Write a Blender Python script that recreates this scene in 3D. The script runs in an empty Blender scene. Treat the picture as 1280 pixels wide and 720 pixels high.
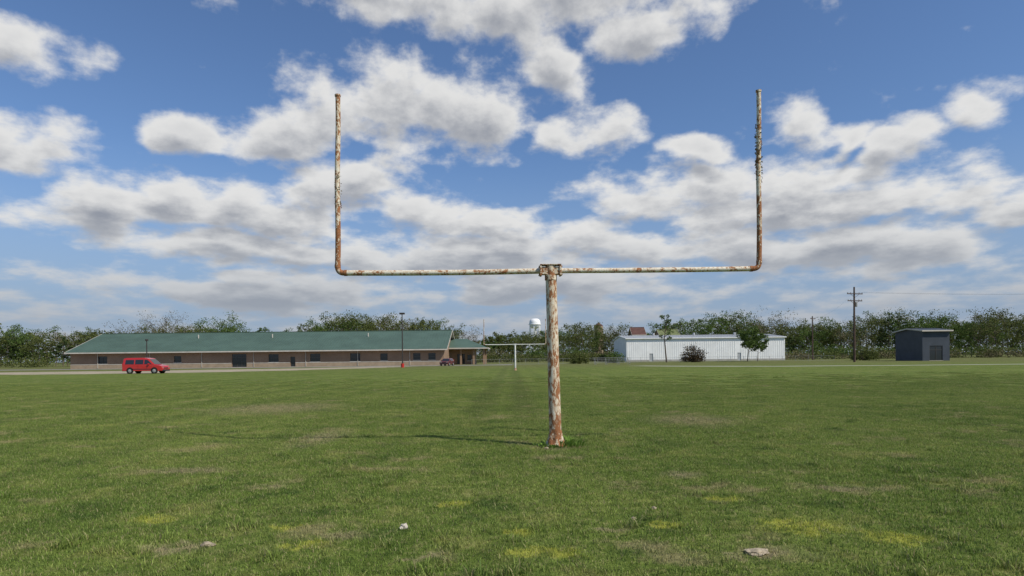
import bpy, bmesh, math, random
import numpy as np
from mathutils import Vector, Matrix, noise as mnoise
random.seed(7)
scene = bpy.context.scene
COL = scene.collection
scene.view_settings.view_transform = 'Standard'
scene.view_settings.look = 'None'
scene.view_settings.exposure = 0

# ------------------------------------------------------------------ helpers
class MB:
    def __init__(s): s.v=[]; s.f=[]; s.m=[]
    def add(s, vs, fs, mi=0):
        o=len(s.v); s.v.extend([tuple(a) for a in vs])
        for f in fs:
            s.f.append(tuple(i+o for i in f)); s.m.append(mi)
    def box(s,x0,x1,y0,y1,z0,z1,mi=0):
        vs=[(x0,y0,z0),(x1,y0,z0),(x1,y1,z0),(x0,y1,z0),(x0,y0,z1),(x1,y0,z1),(x1,y1,z1),(x0,y1,z1)]
        s.add(vs,[(0,3,2,1),(4,5,6,7),(0,1,5,4),(1,2,6,5),(2,3,7,6),(3,0,4,7)],mi)
    def tube(s,pts,rad,seg=12,mi=0,cap=True,jit=0):
        pts=[Vector(p) for p in pts]; n=len(pts)
        if not hasattr(rad,'__len__'): rad=[rad]*n
        vs=[]; fs=[]
        prev=None
        for i,p in enumerate(pts):
            t=(pts[min(i+1,n-1)]-pts[max(i-1,0)])
            if t.length<1e-9: t=Vector((0,0,1))
            t.normalize()
            if prev is None:
                a=Vector((0,1,0)) if abs(t.y)<0.9 else Vector((1,0,0))
                u=(a-t*a.dot(t)).normalized()
            else:
                u=(prev-t*prev.dot(t)).normalized()
            prev=u; w=t.cross(u)
            for k in range(seg):
                a=2*math.pi*k/seg
                r=rad[i]*(1+ (random.uniform(-jit,jit) if jit else 0))
                vs.append(p+(u*math.cos(a)+w*math.sin(a))*r)
        for i in range(n-1):
            for k in range(seg):
                k2=(k+1)%seg
                fs.append((i*seg+k,i*seg+k2,(i+1)*seg+k2,(i+1)*seg+k))
        if cap:
            fs.append(tuple(range(seg-1,-1,-1))); fs.append(tuple((n-1)*seg+k for k in range(seg)))
        s.add(vs,fs,mi)
    def obj(s,name,mats,parent=None,smooth=False,bevel=0):
        me=bpy.data.meshes.new(name); me.from_pydata(s.v,[],s.f)
        for m in mats: me.materials.append(m)
        me.polygons.foreach_set('material_index',s.m)
        if smooth: me.polygons.foreach_set('use_smooth',[True]*len(me.polygons))
        me.update()
        o=bpy.data.objects.new(name,me); COL.objects.link(o)
        if smooth and len(s.f)<60000:
            try: me.set_sharp_from_angle(angle=math.radians(40))
            except Exception: pass
        if parent: o.parent=parent
        if bevel:
            b=o.modifiers.new('bev','BEVEL'); b.width=bevel; b.segments=2; b.limit_method='ANGLE'
        return o
def empty(name,loc=(0,0,0),rz=0):
    e=bpy.data.objects.new(name,None); COL.objects.link(e); e.location=loc; e.rotation_euler=(0,0,rz)
    e.empty_display_size=0.2
    return e

class NT:
    """tiny node-tree helper"""
    def __init__(s,t): s.t=t
    def n(s,typ,**k):
        nd=s.t.nodes.new(typ)
        for a,b in k.items(): setattr(nd,a,b)
        return nd
    def l(s,a,b): s.t.links.new(a,b)
    def put(s,sock,v):
        if isinstance(v,bpy.types.NodeSocket): s.l(v,sock)
        elif isinstance(v,(tuple,list)) and sock.type=='RGBA' and len(v)==3: sock.default_value=(*v,1)
        else: sock.default_value=v
    def math(s,op,a,b=0.0,c=None,clamp=False):
        nd=s.n('ShaderNodeMath',operation=op,use_clamp=clamp); s.put(nd.inputs[0],a); s.put(nd.inputs[1],b)
        if c is not None: s.put(nd.inputs[2],c)
        return nd.outputs[0]
    def vm(s,op,a,b=(0,0,0),c=None):
        nd=s.n('ShaderNodeVectorMath',operation=op); s.put(nd.inputs[0],a); s.put(nd.inputs[1],b)
        if c is not None: s.put(nd.inputs[2],c)
        return nd.outputs['Value'] if op in('LENGTH','DOT_PRODUCT') else nd.outputs[0]
    def noise(s,vec,scale,detail=3,rough=0.5,dist=0.0,col=False):
        nd=s.n('ShaderNodeTexNoise'); s.put(nd.inputs['Vector'],vec); s.put(nd.inputs['Scale'],scale)
        nd.inputs['Detail'].default_value=detail; nd.inputs['Roughness'].default_value=rough; nd.inputs['Distortion'].default_value=dist
        return nd.outputs['Color'] if col else nd.outputs['Fac']
    def mr(s,v,a,b,c=0.0,d=1.0,smooth=True):
        nd=s.n('ShaderNodeMapRange',interpolation_type='SMOOTHSTEP' if smooth else 'LINEAR')
        s.put(nd.inputs[0],v)
        for i,x in enumerate((a,b,c,d)): s.put(nd.inputs[i+1],x)
        return nd.outputs[0]
    def mix(s,f,a,b,mode='MIX'):
        nd=s.n('ShaderNodeMix',data_type='RGBA',blend_type=mode)
        s.put(nd.inputs[0],f); s.put(nd.inputs[6],a); s.put(nd.inputs[7],b)
        return nd.outputs[2]
def newmat(name):
    m=bpy.data.materials.new(name); m.use_nodes=True; t=NT(m.node_tree)
    bs=m.node_tree.nodes['Principled BSDF']
    return m,t,bs
def simple(name,col,rough=0.7,var=0.15,scale=3.0,metal=0.0,spec=0.3,bump=0.0,bscale=30):
    m,t,b=newmat(name)
    g=t.n('ShaderNodeNewGeometry').outputs['Position']
    n=t.noise(g,scale,5,0.6)
    f=t.mr(n,0.3,0.7,1-var,1+var)
    c=t.vm('SCALE',tuple(col))
    nd=c.node; t.put(nd.inputs['Scale'],f)
    t.l(c,b.inputs['Base Color'])
    b.inputs['Roughness'].default_value=rough; b.inputs['Metallic'].default_value=metal
    b.inputs['Specular IOR Level'].default_value=spec
    if bump:
        bp=t.n('ShaderNodeBump'); bp.inputs['Strength'].default_value=bump; bp.inputs['Distance'].default_value=0.02
        t.l(t.noise(g,bscale,4,0.6),bp.inputs['Height']); t.l(bp.outputs[0],b.inputs['Normal'])
    return m

# ------------------------------------------------------------------ camera
F=805.0; H=1.5
cam=bpy.data.cameras.new('camera'); cam.sensor_width=36; cam.lens=36*F/1280; cam.shift_y=87/1280
cam.clip_start=0.1; cam.clip_end=8000
co=bpy.data.objects.new('camera',cam); COL.objects.link(co)
co.matrix_world=Matrix.Translation((0,0,H)) @ Matrix.Rotation(math.pi/2,4,'X') @ Matrix.Rotation(-0.0105,4,'Z')
scene.camera=co

# ------------------------------------------------------------------ sun
SEL=math.radians(47)
SUN=Vector((0.84*math.cos(SEL),-0.542*math.cos(SEL),math.sin(SEL))).normalized()
sl=bpy.data.lights.new('sun','SUN'); sl.energy=4.1; sl.angle=math.radians(0.5); sl.color=(1,0.95,0.86)
so=bpy.data.objects.new('sun',sl); COL.objects.link(so); so.rotation_euler=SUN.to_track_quat('Z','Y').to_euler(); so.location=(30,-20,40)

# ------------------------------------------------------------------ world : clear sky + cumulus field
world=bpy.data.worlds.new('World'); scene.world=world; world.use_nodes=True
wt=world.node_tree; wt.nodes.clear(); T=NT(wt)
# clouds: (tangent-plane bearing*1000, elevation*1000, half width, half height)
CL=[(0,545,330,80),(210,505,110,70),(-190,580,150,40),(70,452,66,52),
    (-140,382,195,84),(-50,372,120,66),(-335,345,110,60),(125,348,78,40),
    (-505,352,66,32),
    (-530,250,150,62),(-380,225,150,48),(-245,262,125,60),(-160,225,130,54),(-650,230,120,60),
    (-430,175,150,34),(-290,160,150,30),(-20,195,80,28),(-20,160,190,34),(140,175,130,30),
    (200,245,120,42),(320,262,130,50),(420,215,170,46),(480,262,115,50),(570,235,140,56),(340,175,190,30),(540,160,180,32),
    (440,355,66,50),(490,325,45,30),(290,318,60,24),(590,318,80,36),
    (-350,102,130,24),(60,110,120,20),
    (-760,340,100,55),(-730,490,90,35),(720,400,100,45),(710,225,140,50)]
def build_cloud_group():
    g=bpy.data.node_groups.new('cloud_density','ShaderNodeTree')
    g.interface.new_socket('P',in_out='INPUT',socket_type='NodeSocketVector')
    g.interface.new_socket('D',in_out='OUTPUT',socket_type='NodeSocketFloat')
    t=NT(g); gi=t.n('NodeGroupInput'); go=t.n('NodeGroupOutput'); P=gi.outputs[0]
    sep=t.n('ShaderNodeSeparateXYZ'); t.l(P,sep.inputs[0])
    lny=t.math('LOGARITHM',t.math('ADD',t.math('MAXIMUM',sep.outputs[1],0.0),0.15),math.e)
    cb=t.n('ShaderNodeCombineXYZ'); t.l(sep.outputs[0],cb.inputs[0]); t.l(t.math('MULTIPLY',lny,0.70),cb.inputs[1])
    q=cb.outputs[0]
    w1=t.noise(q,8,2,0.5,0,True)
    w1=t.vm('MULTIPLY',t.vm('SUBTRACT',w1,(0.5,0.5,0.5)),(0.17,0.075,0))
    Pw=t.vm('ADD',P,w1)
    acc=None
    for (u,v,rw,rh) in CL:
        u/=1000;v/=1000;rw/=1000;rh/=1000
        az=math.atan(u); el=v/math.sqrt(1+u*u); k=1/(1+u*u)
        big=rw>0.1
        rw*=k*1.04; rh*=math.sqrt(k)*1.05
        a=t.vm('MULTIPLY_ADD',Pw,(1/rw,1/rh,0),(-az/rw,-el/rh,0))
        if big: a=t.vm('MAXIMUM',a,t.vm('MULTIPLY',a,(-1,-1.35,0)))
        L=t.vm('LENGTH',a)
        acc=L if acc is None else t.math('SMOOTH_MIN',acc,L,0.25)
    f=t.math('SUBTRACT',1.0,acc)
    f=t.math('MAXIMUM',f,-0.50)
    # broken stratocumulus deck towards the horizon
    f=t.math('ADD',t.math('MULTIPLY',f,0.95),t.mr(sep.outputs[1],0.22,0.07,0.0,0.62))
    n=t.noise(q,12,7,0.57,0.0)
    nn=t.math('MULTIPLY',t.math('SUBTRACT',n,0.5),2.5)
    d=t.math('ADD',f,nn)
    t.l(d,go.inputs[0]); return g
CG=build_cloud_group()
tc=T.n('ShaderNodeTexCoord'); sp=T.n('ShaderNodeSeparateXYZ'); T.l(tc.outputs['Generated'],sp.inputs[0])
x,y,z=sp.outputs
az=T.math('ARCTAN2',x,y)
hh=T.math('SQRT',T.math('ADD',T.math('MULTIPLY',x,x),T.math('MULTIPLY',y,y)))
el=T.math('MINIMUM',T.math('DIVIDE',z,T.math('MAXIMUM',hh,0.001)),3.0)
cb=T.n('ShaderNodeCombineXYZ'); T.l(az,cb.inputs[0]); T.l(el,cb.inputs[1]); P=cb.outputs[0]
def dens(off):
    g=T.n('ShaderNodeGroup'); g.node_tree=CG; T.l(T.vm('ADD',P,off),g.inputs[0]); return g.outputs[0]
d0=dens((0,0,0))
dy=T.mr(el,0.03,0.30,0.012,0.030)
cbo=T.n('ShaderNodeCombineXYZ'); cbo.inputs[0].default_value=0.008; T.l(dy,cbo.inputs[1])
d1=dens(cbo.outputs[0])
alpha=T.mr(d0,-0.16,0.55)
sh=T.math('ADD',T.math('MULTIPLY',T.mr(d1,0.0,1.15),0.80),T.math('MULTIPLY',T.mr(d0,0.3,1.5),0.28))
sky=T.n('ShaderNodeTexSky',sky_type='NISHITA'); sky.sun_disc=False; sky.sun_elevation=SEL; sky.sun_rotation=math.atan2(SUN.x,SUN.y)
sky.air_density=1.0; sky.dust_density=0.4; sky.ozone_density=1.8
skyc=T.mix(1.0,sky.outputs[0],(0.80,0.95,1.16),'MULTIPLY')
skyc=T.mix(T.mr(el,0.32,0.02,0.0,0.85),skyc,(2.7,3.55,5.0))
cc=T.mix(T.math('MINIMUM',sh,1.0),(7.9,7.85,7.7),(2.9,3.1,3.55))
low=T.mr(el,0.21,0.05)
cc=T.mix(T.math('MULTIPLY',low,0.62),cc,(3.3,3.7,4.3))
c=T.mix(T.math('MULTIPLY',alpha,0.96),skyc,cc)
# haze close to the horizon
hz=T.mr(el,-0.02,0.11,0.6,0.0)
c=T.mix(hz,c,(3.3,3.85,4.7))
bg=T.n('ShaderNodeBackground'); T.l(c,bg.inputs[0]); bg.inputs[1].default_value=0.1
wo=T.n('ShaderNodeOutputWorld'); T.l(bg.outputs[0],wo.inputs[0])
world.cycles.sampling_method='NONE'

# ------------------------------------------------------------------ turf colour group
def turf_group():
    g=bpy.data.node_groups.new('turf_colour','ShaderNodeTree')
    g.interface.new_socket('Color',in_out='OUTPUT',socket_type='NodeSocketColor')
    t=NT(g); go=t.n('NodeGroupOutput')
    p=t.n('ShaderNodeNewGeometry').outputs['Position']
    p=t.vm('MULTIPLY',p,(1,1,0))
    sp=t.n('ShaderNodeSeparateXYZ'); t.l(p,sp.inputs[0])
    n1=t.noise(p,0.22,3,0.6); n2=t.noise(p,1.3,4,0.65); n3=t.noise(p,7,2,0.65); n0=t.noise(t.vm('MULTIPLY',p,(1,0.25,0)),0.05,2,0.5)
    c=t.mix(t.mr(n1,0.35,0.65),(0.172,0.242,0.046),(0.235,0.300,0.064))
    c=t.mix(t.math('MULTIPLY',t.mr(n2,0.5,0.70),0.75),c,(0.34,0.35,0.10))
    c=t.mix(t.math('MULTIPLY',t.mr(n2,0.48,0.30),0.8),c,(0.085,0.145,0.030))
    c=t.mix(t.math('MULTIPLY',t.mr(n3,0.54,0.72),0.6),c,(0.37,0.34,0.14))
    c=t.mix(t.math('MULTIPLY',t.mr(n3,0.45,0.28),0.5),c,(0.07,0.13,0.03))
    # wheel tracks / mowing lines running up the field
    wv=t.math('SINE',t.math('ADD',t.math('MULTIPLY',sp.outputs[0],2.9),t.math('MULTIPLY',n1,3.5)))
    c=t.mix(t.math('MULTIPLY',t.math('MULTIPLY',t.mr(wv,0.0,1.0),t.mr(n0,0.36,0.58)),0.26),c,(0.10,0.150,0.036))
    for cx in(-0.95,0.35):
        tr=t.mr(t.math('ABSOLUTE',t.math('SUBTRACT',sp.outputs[0],t.math('ADD',cx,t.math('MULTIPLY',t.math('SUBTRACT',n1,0.5),0.8)))),0.10,0.7,1.0,0.0)
        c=t.mix(t.math('MULTIPLY',t.math('MULTIPLY',tr,t.mr(sp.outputs[1],11,20)),0.36),c,(0.11,0.135,0.045))
    # far part of the field is drier
    c=t.mix(t.mr(sp.outputs[1],70,125,0,0.7),c,(0.22,0.22,0.085))
    # moss / yellow weeds and bare dry spots
    wp=t.vm('ADD',p,t.vm('MULTIPLY',t.vm('SUBTRACT',t.noise(p,3.5,4,0.7,0,True),(0.5,0.5,0.5)),(0.9,0.7,0)))
    def blobs(lst,col,c,amt,e0=1.15,e1=.45):
        acc=None
        for (bx,by,rx,ry) in lst:
            L=t.vm('LENGTH',t.vm('MULTIPLY_ADD',wp,(1/rx,1/ry,0),(-bx/rx,-by/ry,0)))
            acc=L if acc is None else t.math('MINIMUM',acc,L)
        m=t.mr(acc,e0,e1); m=t.math('MULTIPLY',m,t.mr(n3,0.32,0.58,0.15,1.0))
        return t.mix(t.math('MULTIPLY',m,amt),c,col)
    c=blobs([(0.23,4.96,.34,.17),(-.02,5.59,.22,.13),(-1.70,5.22,.15,.12),(-1.98,5.75,.14,.13),(2.57,5.62,.42,.32),(1.34,5.75,.16,.18),
             (3.1,5.2,.3,.2),(-0.6,6.6,.12,.2),(2.2,6.7,.25,.18),(-3.4,6.1,.25,.15)],(0.50,0.50,0.085),c,0.8)
    c=blobs([(-4.39,8.8,.6,.3),(3.65,7.2,.42,.22),(-3.68,12.3,.5,1.5),(-7.3,20,2.2,2.6),(-1.45,5.45,.25,.17),(-2.7,5.15,.35,.2),
             (.9,5.6,.15,.1),(-2.9,7.6,.25,.2),(4.2,15,1.2,1.6),(1.9,4.85,.4,.22),(.72,10.75,.46,.4),(2.1,8.1,.3,.3),(-.6,4.9,.2,.1)],(0.44,0.36,0.21),c,0.8,1.3,.1)
    m=t.math('MULTIPLY',t.mr(t.noise(t.vm('ADD',p,(31,7,0)),0.8,4,0.72),0.55,0.68),0.70)
    c=t.mix(m,c,(0.41,0.35,0.17))
    t.l(c,go.inputs[0]); return g
TG=turf_group()
# ground sheet
m_ground,t,b=newmat('ground_turf')
g=t.n('ShaderNodeGroup'); g.node_tree=TG
pos=t.n('ShaderNodeNewGeometry').outputs['Position']
sp=t.n('ShaderNodeSeparateXYZ'); t.l(pos,sp.inputs[0])
fine=t.mr(t.noise(pos,3.5,6,0.75),0.3,0.7,0.72,1.22)
far=t.mr(sp.outputs[1],34,54,0.58,0.62)
nd=t.vm('SCALE',g.outputs[0]); t.put(nd.node.inputs['Scale'],t.math('MULTIPLY',fine,far)); t.l(nd,b.inputs['Base Color'])
b.inputs['Roughness'].default_value=0.95; b.inputs['Specular IOR Level'].default_value=0.05
bp=t.n('ShaderNodeBump'); bp.inputs['Strength'].default_value=0.8; bp.inputs['Distance'].default_value=0.05
t.l(t.noise(pos,9,4,0.7),bp.inputs['Height']); t.l(bp.outputs[0],b.inputs['Normal'])
mb=MB(); R=3500
mb.add([(-R,-R,0),(R,-R,0),(R,R,0),(-R,R,0)],[(0,1,2,3)])
mb.obj('ground',[m_ground])

# blades
def blade_mat(name,dark=1.0):
    m,t,b=newmat(name)
    g=t.n('ShaderNodeGroup'); g.node_tree=TG
    geo=t.n('ShaderNodeNewGeometry'); r=geo.outputs['Random Per Island']
    sc=t.mr(r,0,1,0.55*dark,1.45*dark,False)
    v=t.vm('SCALE',g.outputs[0]); t.put(v.node.inputs['Scale'],sc)
    r2=t.math('FRACT',t.math('MULTIPLY',r,37.3))
    c=t.mix(t.mr(r2,0.86,0.90,0,0.8),v,(0.44,0.37,0.19))
    t.l(c,b.inputs['Base Color']); b.inputs['Roughness'].default_value=0.6; b.inputs['Specular IOR Level'].default_value=0.2
    tl=t.n('ShaderNodeBsdfTranslucent'); t.l(c,tl.inputs[0])
    mx=t.n('ShaderNodeMixShader'); mx.inputs[0].default_value=0.32
    out=m.node_tree.nodes['Material Output']
    t.l(b.outputs[0],mx.inputs[1]); t.l(tl.outputs[0],mx.inputs[2]); t.l(mx.outputs[0],out.inputs[0]); return m
m_blade=blade_mat('grass_blades')
def blades_mesh(name,N,size,hmin,hmax,w,seed,disc=False):
    rg=np.random.default_rng(seed)
    x=rg.uniform(-size/2,size/2,N); y=rg.uniform(-size/2,size/2,N)
    if disc:
        a=rg.uniform(0,6.283,N); rr=size/2*np.sqrt(rg.uniform(0,1,N)); x=rr*np.cos(a); y=rr*np.sin(a)
    cl=0.5+0.5*np.sin(x*23+3*np.sin(y*17))*np.sin(y*19+2*np.cos(x*13))
    h=(hmin+(hmax-hmin)*rg.uniform(0,1,N)**1.5)*(0.55+0.9*cl)
    a=rg.uniform(0,6.283,N); lean=rg.uniform(0.1,1.0,N)*h; la=rg.uniform(0,6.283,N)
    ww=w*rg.uniform(0.6,1.4,N)/2
    dx=np.cos(a)*ww; dy=np.sin(a)*ww; lx=np.cos(la)*lean; ly=np.sin(la)*lean
    V=np.zeros((N,5,3))
    V[:,0]=np.c_[x-dx,y-dy,np.full(N,-.003)]; V[:,1]=np.c_[x+dx,y+dy,np.full(N,-.003)]
    V[:,2]=np.c_[x+dx*.8+lx*.35,y+dy*.8+ly*.35,h*.6]; V[:,3]=np.c_[x-dx*.8+lx*.35,y-dy*.8+ly*.35,h*.6]
    V[:,4]=np.c_[x+lx,y+ly,h]
    fs=[]
    for i in range(N):
        o=i*5; fs.append((o,o+1,o+2,o+3)); fs.append((o+3,o+2,o+4))
    me=bpy.data.meshes.new(name); me.from_pydata(V.reshape(-1,3).tolist(),[],fs); me.materials.append(m_blade); return me
def quads_obj(name,lst):
    """lst of (x,y,size,rot): face instancer"""
    vs=[];fs=[]
    for (qx,qy,s,r) in lst:
        o=len(vs)
        for k in range(4):
            a=r+math.pi/4+k*math.pi/2; vs.append((qx+math.cos(a)*s*.7071,qy+math.sin(a)*s*.7071,0))
        fs.append((o,o+1,o+2,o+3))
    me=bpy.data.meshes.new(name); me.from_pydata(vs,[],fs); ob=bpy.data.objects.new(name,me); COL.objects.link(ob)
    ob.instance_type='FACES'; ob.use_instance_faces_scale=True; ob.show_instancer_for_render=False; ob.show_instancer_for_viewport=False
    return ob
lst=[]
yy=3.0
while yy<52:
    hw=int(0.86*yy+5)
    keep=1 if yy<28 else max(0,(52-yy)/24)
    for xx in range(-hw,hw+1):
        if random.random()<=keep:
            lst.append((xx+random.uniform(-.05,.05),yy+random.uniform(-.05,.05),1.0,random.randint(0,3)*math.pi/2+random.uniform(-.06,.06)))
    yy+=1.0
grass=quads_obj('grass',lst)
pm=bpy.data.objects.new('grass_blades_patch',blades_mesh('grass_blades_patch',5200,1.06,0.008,0.034,0.0056,1)); COL.objects.link(pm); pm.parent=grass
# scattered taller tufts
lst=[]
for i in range(1500):
    yy=3.5+42*random.random()**1.3; xx=random.uniform(-1,1)*(0.86*yy+3)
    if mnoise.noise(Vector((xx*.5,yy*.5,0)))>-0.1: lst.append((xx,yy,random.uniform(.4,1.3),random.uniform(0,6.28)))
tuft=quads_obj('grass_tuft',lst)
tm=bpy.data.objects.new('tuft_blades',blades_mesh('tuft_blades',130,0.18,0.03,0.075,0.006,5,True)); COL.objects.link(tm); tm.parent=tuft

# ------------------------------------------------------------------ goal posts
def rust_mat(name,amount=0.0,vstretch=0.35,zgrad=None):
    m,t,b=newmat(name)
    p=t.n('ShaderNodeNewGeometry').outputs['Position']
    sp=t.n('ShaderNodeSeparateXYZ'); t.l(p,sp.inputs[0])
    ps=t.vm('MULTIPLY',p,(1,1,vstretch))
    a=t.noise(ps,7,6,0.65,0.3); a2=t.noise(ps,28,6,0.7,0.2); a3=t.noise(p,90,3,0.6)
    f=t.math('ADD',t.math('MULTIPLY',a,0.45),t.math('MULTIPLY',a2,0.55))
    f=t.math('ADD',f,amount)
    if zgrad:
        for (z0,z1,v) in zgrad:
            f=t.math('ADD',f,t.mr(sp.outputs[2],z0,z1,v,0.0))
    mask=t.mr(f,0.495,0.525)
    paint=t.mix(t.mr(a3,0.35,0.65),(0.66,0.59,0.44),(0.82,0.76,0.63))
    paint=t.mix(t.mr(f,0.40,0.49,0,0.55),paint,(0.54,0.35,0.18))
    rust=t.mix(t.mr(a2,0.35,0.65),(0.20,0.072,0.026),(0.38,0.165,0.07))
    rust=t.mix(t.mr(a3,0.55,0.7,0,0.6),rust,(0.09,0.04,0.02))
    c=t.mix(mask,paint,rust)
    t.l(c,b.inputs['Base Color']); t.l(t.mr(mask,0,1,0.5,0.92),b.inputs['Roughness']); b.inputs['Specular IOR Level'].default_value=0.3
    bp=t.n('ShaderNodeBump'); bp.inputs['Strength'].default_value=0.7; bp.inputs['Distance'].default_value=0.006
    hgt=t.math('ADD',t.math('MULTIPLY',mask,-0.6),t.math('MULTIPLY',a3,0.5)); t.l(hgt,bp.inputs['Height']); t.l(bp.outputs[0],b.inputs['Normal'])
    return m
m_post=rust_mat('flaking_paint_post',0.002,0.40,[(0.0,0.5,0.07)])
m_bar=rust_mat('flaking_paint_bar',-0.04,1.0)
m_upr=rust_mat('flaking_paint_upright',-0.014,0.6,[(2.9,4.4,0.09)])
m_joint=rust_mat('flaking_paint_joint',0.005,1.0)
def bend(p0,c,p1,n=8):
    p0,c,p1=map(Vector,(p0,c,p1)); return [((1-s)**2)*p0+2*s*(1-s)*c+s*s*p1 for s in [i/n for i in range(n+1)]]
def goal_post(D,xb,xl,xr,zb,zt,xlt,xrt,xt,mats,dx=0):
    mp,mbr,mu,mj=mats
    e=empty('goal_post',(0,0,0))
    m=MB(); pts=[];rad=[]
    for i in range(25):
        s=i/24; pts.append((xb+(xt-xb)*s,D,-0.1+(zb+0.09+0.1)*s)); rad.append(0.104-0.013*s+random.uniform(-.0012,.0012))
    m.tube(pts,rad,28); m.obj('main_post',[mp],e,True)
    # rusted-through foot flare
    m=MB(); seg=40
    rings=[(0.28,0.105),(0.20,0.114),(0.12,0.130),(0.05,0.152),(0.0,0.18),(-0.02,0.19)]
    vs=[];fs=[]
    for j,(zz,r) in enumerate(rings):
        for k in range(seg):
            a=2*math.pi*k/seg; nz=mnoise.noise(Vector((math.cos(a)*2.5,math.sin(a)*2.5,zz*6+xb)))
            rr=r*(1+0.22*nz*(j>0)); zj=zz+(0.09*mnoise.noise(Vector((math.cos(a)*5,math.sin(a)*5,3.3))) if j==0 else 0)
            vs.append((xb+rr*math.cos(a),D+rr*math.sin(a),zj))
    for j in range(len(rings)-1):
        for k in range(seg): fs.append((j*seg+k,(j+1)*seg+k,(j+1)*seg+(k+1)%seg,j*seg+(k+1)%seg))
    m.add(vs,fs); m.obj('foot_flare',[rust_mat('rusty_foot',0.035,0.6)],e,False)
    # crossbar : two pipes
    m=MB()
    def bar(xa,xb_,n=14,sag=0.0):
        return [(xa+(xb_-xa)*i/n,D-0.002*math.sin(i),zb-sag*math.sin(math.pi*i/n)) for i in range(n+1)]
    rr=0.11
    L=bar(xt-0.1,xl+rr,14,0.012); m.tube(L,0.047,18)
    Rr=bar(xt+0.1,xr-rr,14,0.006); m.tube(Rr,0.043,18)
    m.obj('crossbar',[mbr],e,True)
    m=MB()
    for (x0,x1,s,r) in((xl,xlt,1,0.046),(xr,xrt,-1,0.043)):
        B=bend((x0+s*rr,D,zb),(x0,D,zb),(x0,D,zb+rr)); n=26
        up=[(x0+(x1-x0)*i/n+0.006*math.sin(i*.35),D+0.004*math.cos(i*.3),zb+rr+(zt-zb-rr)*i/n) for i in range(1,n+1)]
        m.tube(list(B)+up,[r]*len(B)+[r-0.006*i/n for i in range(n)],18)
        m.tube([(x0+s*(rr-0.0),D,zb),(x0+s*(rr+0.05),D,zb)],r+0.006,18)      # weld collar
        m.tube([(x0,D,zb+rr-.02),(x0,D,zb+rr+.03)],r+0.005,18)
        m.tube([(x1,D,zt),(x1,D,zt+.03)],r+0.004,18)
    m.obj('uprights',[mu],e,True)
    # saddle joint : sleeve with flanges, cap plate and bolts
    m=MB(); c=xt-0.005
    m.box(c-.15,c+.15,D-.072,D+.072,zb-.066,zb+.062)
    for s in(-1,1):
        m.box(c+s*.165-.016,c+s*.165+.016,D-.092,D+.092,zb-.088,zb+.088)
        for by in(-.07,.07):
            for bz in(-.068,.068):
                m.tube([(c+s*.182,D+by,zb+bz),(c+s*.200,D+by,zb+bz)],.012,6)
    m.box(c-.178,c+.178,D-.1,D+.1,zb+.090,zb+.104)
    m.tube([(xt,D,zb-.16),(xt,D,zb-.075)],.102,24)
    m.obj('saddle_joint',[mj],e,False,0.004)
    return e
goal_post(10.85,0.723,-2.92,4.18,2.955,5.93,-2.89,4.20,0.668,(m_post,m_bar,m_upr,m_joint))
wp=simple('white_post_paint',(0.72,0.70,0.64),0.6,0.2,4)
goal_post(76,0.38,-3.30,4.0,3.05,6.0,-3.28,4.0,0.38,(wp,wp,rust_mat('upright_old',0.0),wp))

# leaves helper (numpy quads)
def leaf_quads(cent,size,rg,flat=0.0):
    n=len(cent); a=rg.normal(size=(n,3)); a/=np.linalg.norm(a,axis=1)[:,None]
    b=rg.normal(size=(n,3)); b-= (b*a).sum(1)[:,None]*a; b/=np.linalg.norm(b,axis=1)[:,None]
    s=size*rg.uniform(.6,1.4,n)[:,None]
    V=np.stack([cent-a*s*.5,cent+b*s*.32,cent+a*s*.5,cent-b*s*.32],1)
    return V.reshape(-1,3).tolist(),[(4*i,4*i+1,4*i+2,4*i+3) for i in range(n)]
def foliage(name,c1,c2,trans=0.3):
    m,t,b=newmat(name); geo=t.n('ShaderNodeNewGeometry'); r=geo.outputs['Random Per Island']
    n=t.noise(geo.outputs['Position'],0.35,3,0.6)
    f=t.math('ADD',t.math('MULTIPLY',r,0.6),t.math('MULTIPLY',t.math('SUBTRACT',n,0.3),1.0),clamp=True)
    c=t.mix(f,c1,c2); t.l(c,b.inputs['Base Color']); b.inputs['Roughness'].default_value=0.85; b.inputs['Specular IOR Level'].default_value=0.03
    tl=t.n('ShaderNodeBsdfTranslucent'); t.l(c,tl.inputs[0]); mx=t.n('ShaderNodeMixShader'); mx.inputs[0].default_value=trans
    out=m.node_tree.nodes['Material Output']; t.l(b.outputs[0],mx.inputs[1]); t.l(tl.outputs[0],mx.inputs[2]); t.l(mx.outputs[0],out.inputs[0]); return m
m_bark=simple('bark',(0.11,0.085,0.06),0.9,0.3,2)
m_vine=foliage('vine_leaves',(0.11,0.10,0.04),(0.24,0.19,0.10))
m_vstem=simple('vine_stem',(0.18,0.11,0.07),0.9,0.3,20)
def vine(x,D,z0,z1,n,seed,spread):
    rg=np.random.default_rng(seed); m=MB()
    for ph in(0,):
        pts=[]
        for i in range(60):
            s=i/59; zz=z0+(z1-z0)*s; a=ph+s*(z1-z0)*9
            r=0.048+0.008*math.sin(i*1.7); pts.append((x+r*math.cos(a),D+r*math.sin(a),zz))
        m.tube(pts,0.006,5,1)
    zz=z0+(z1-z0)*rg.beta(1.6,1.6,n); a=rg.uniform(0,6.283,n)
    prof=0.45+0.55*np.abs(np.sin(zz*5.1+seed))
    r=0.045+spread*prof*rg.uniform(0,1,n)**1.3
    cent=np.c_[x+r*np.cos(a),D+r*np.sin(a),zz]
    v,f=leaf_quads(cent,0.032,rg); m.add(v,f,0)
    return m.obj('climbing_vine',[m_vine,m_vstem])
vine(4.192,10.85,4.40,5.40,210,3,0.020)
vine(-2.90,10.85,4.05,4.65,60,8,0.016)

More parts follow.
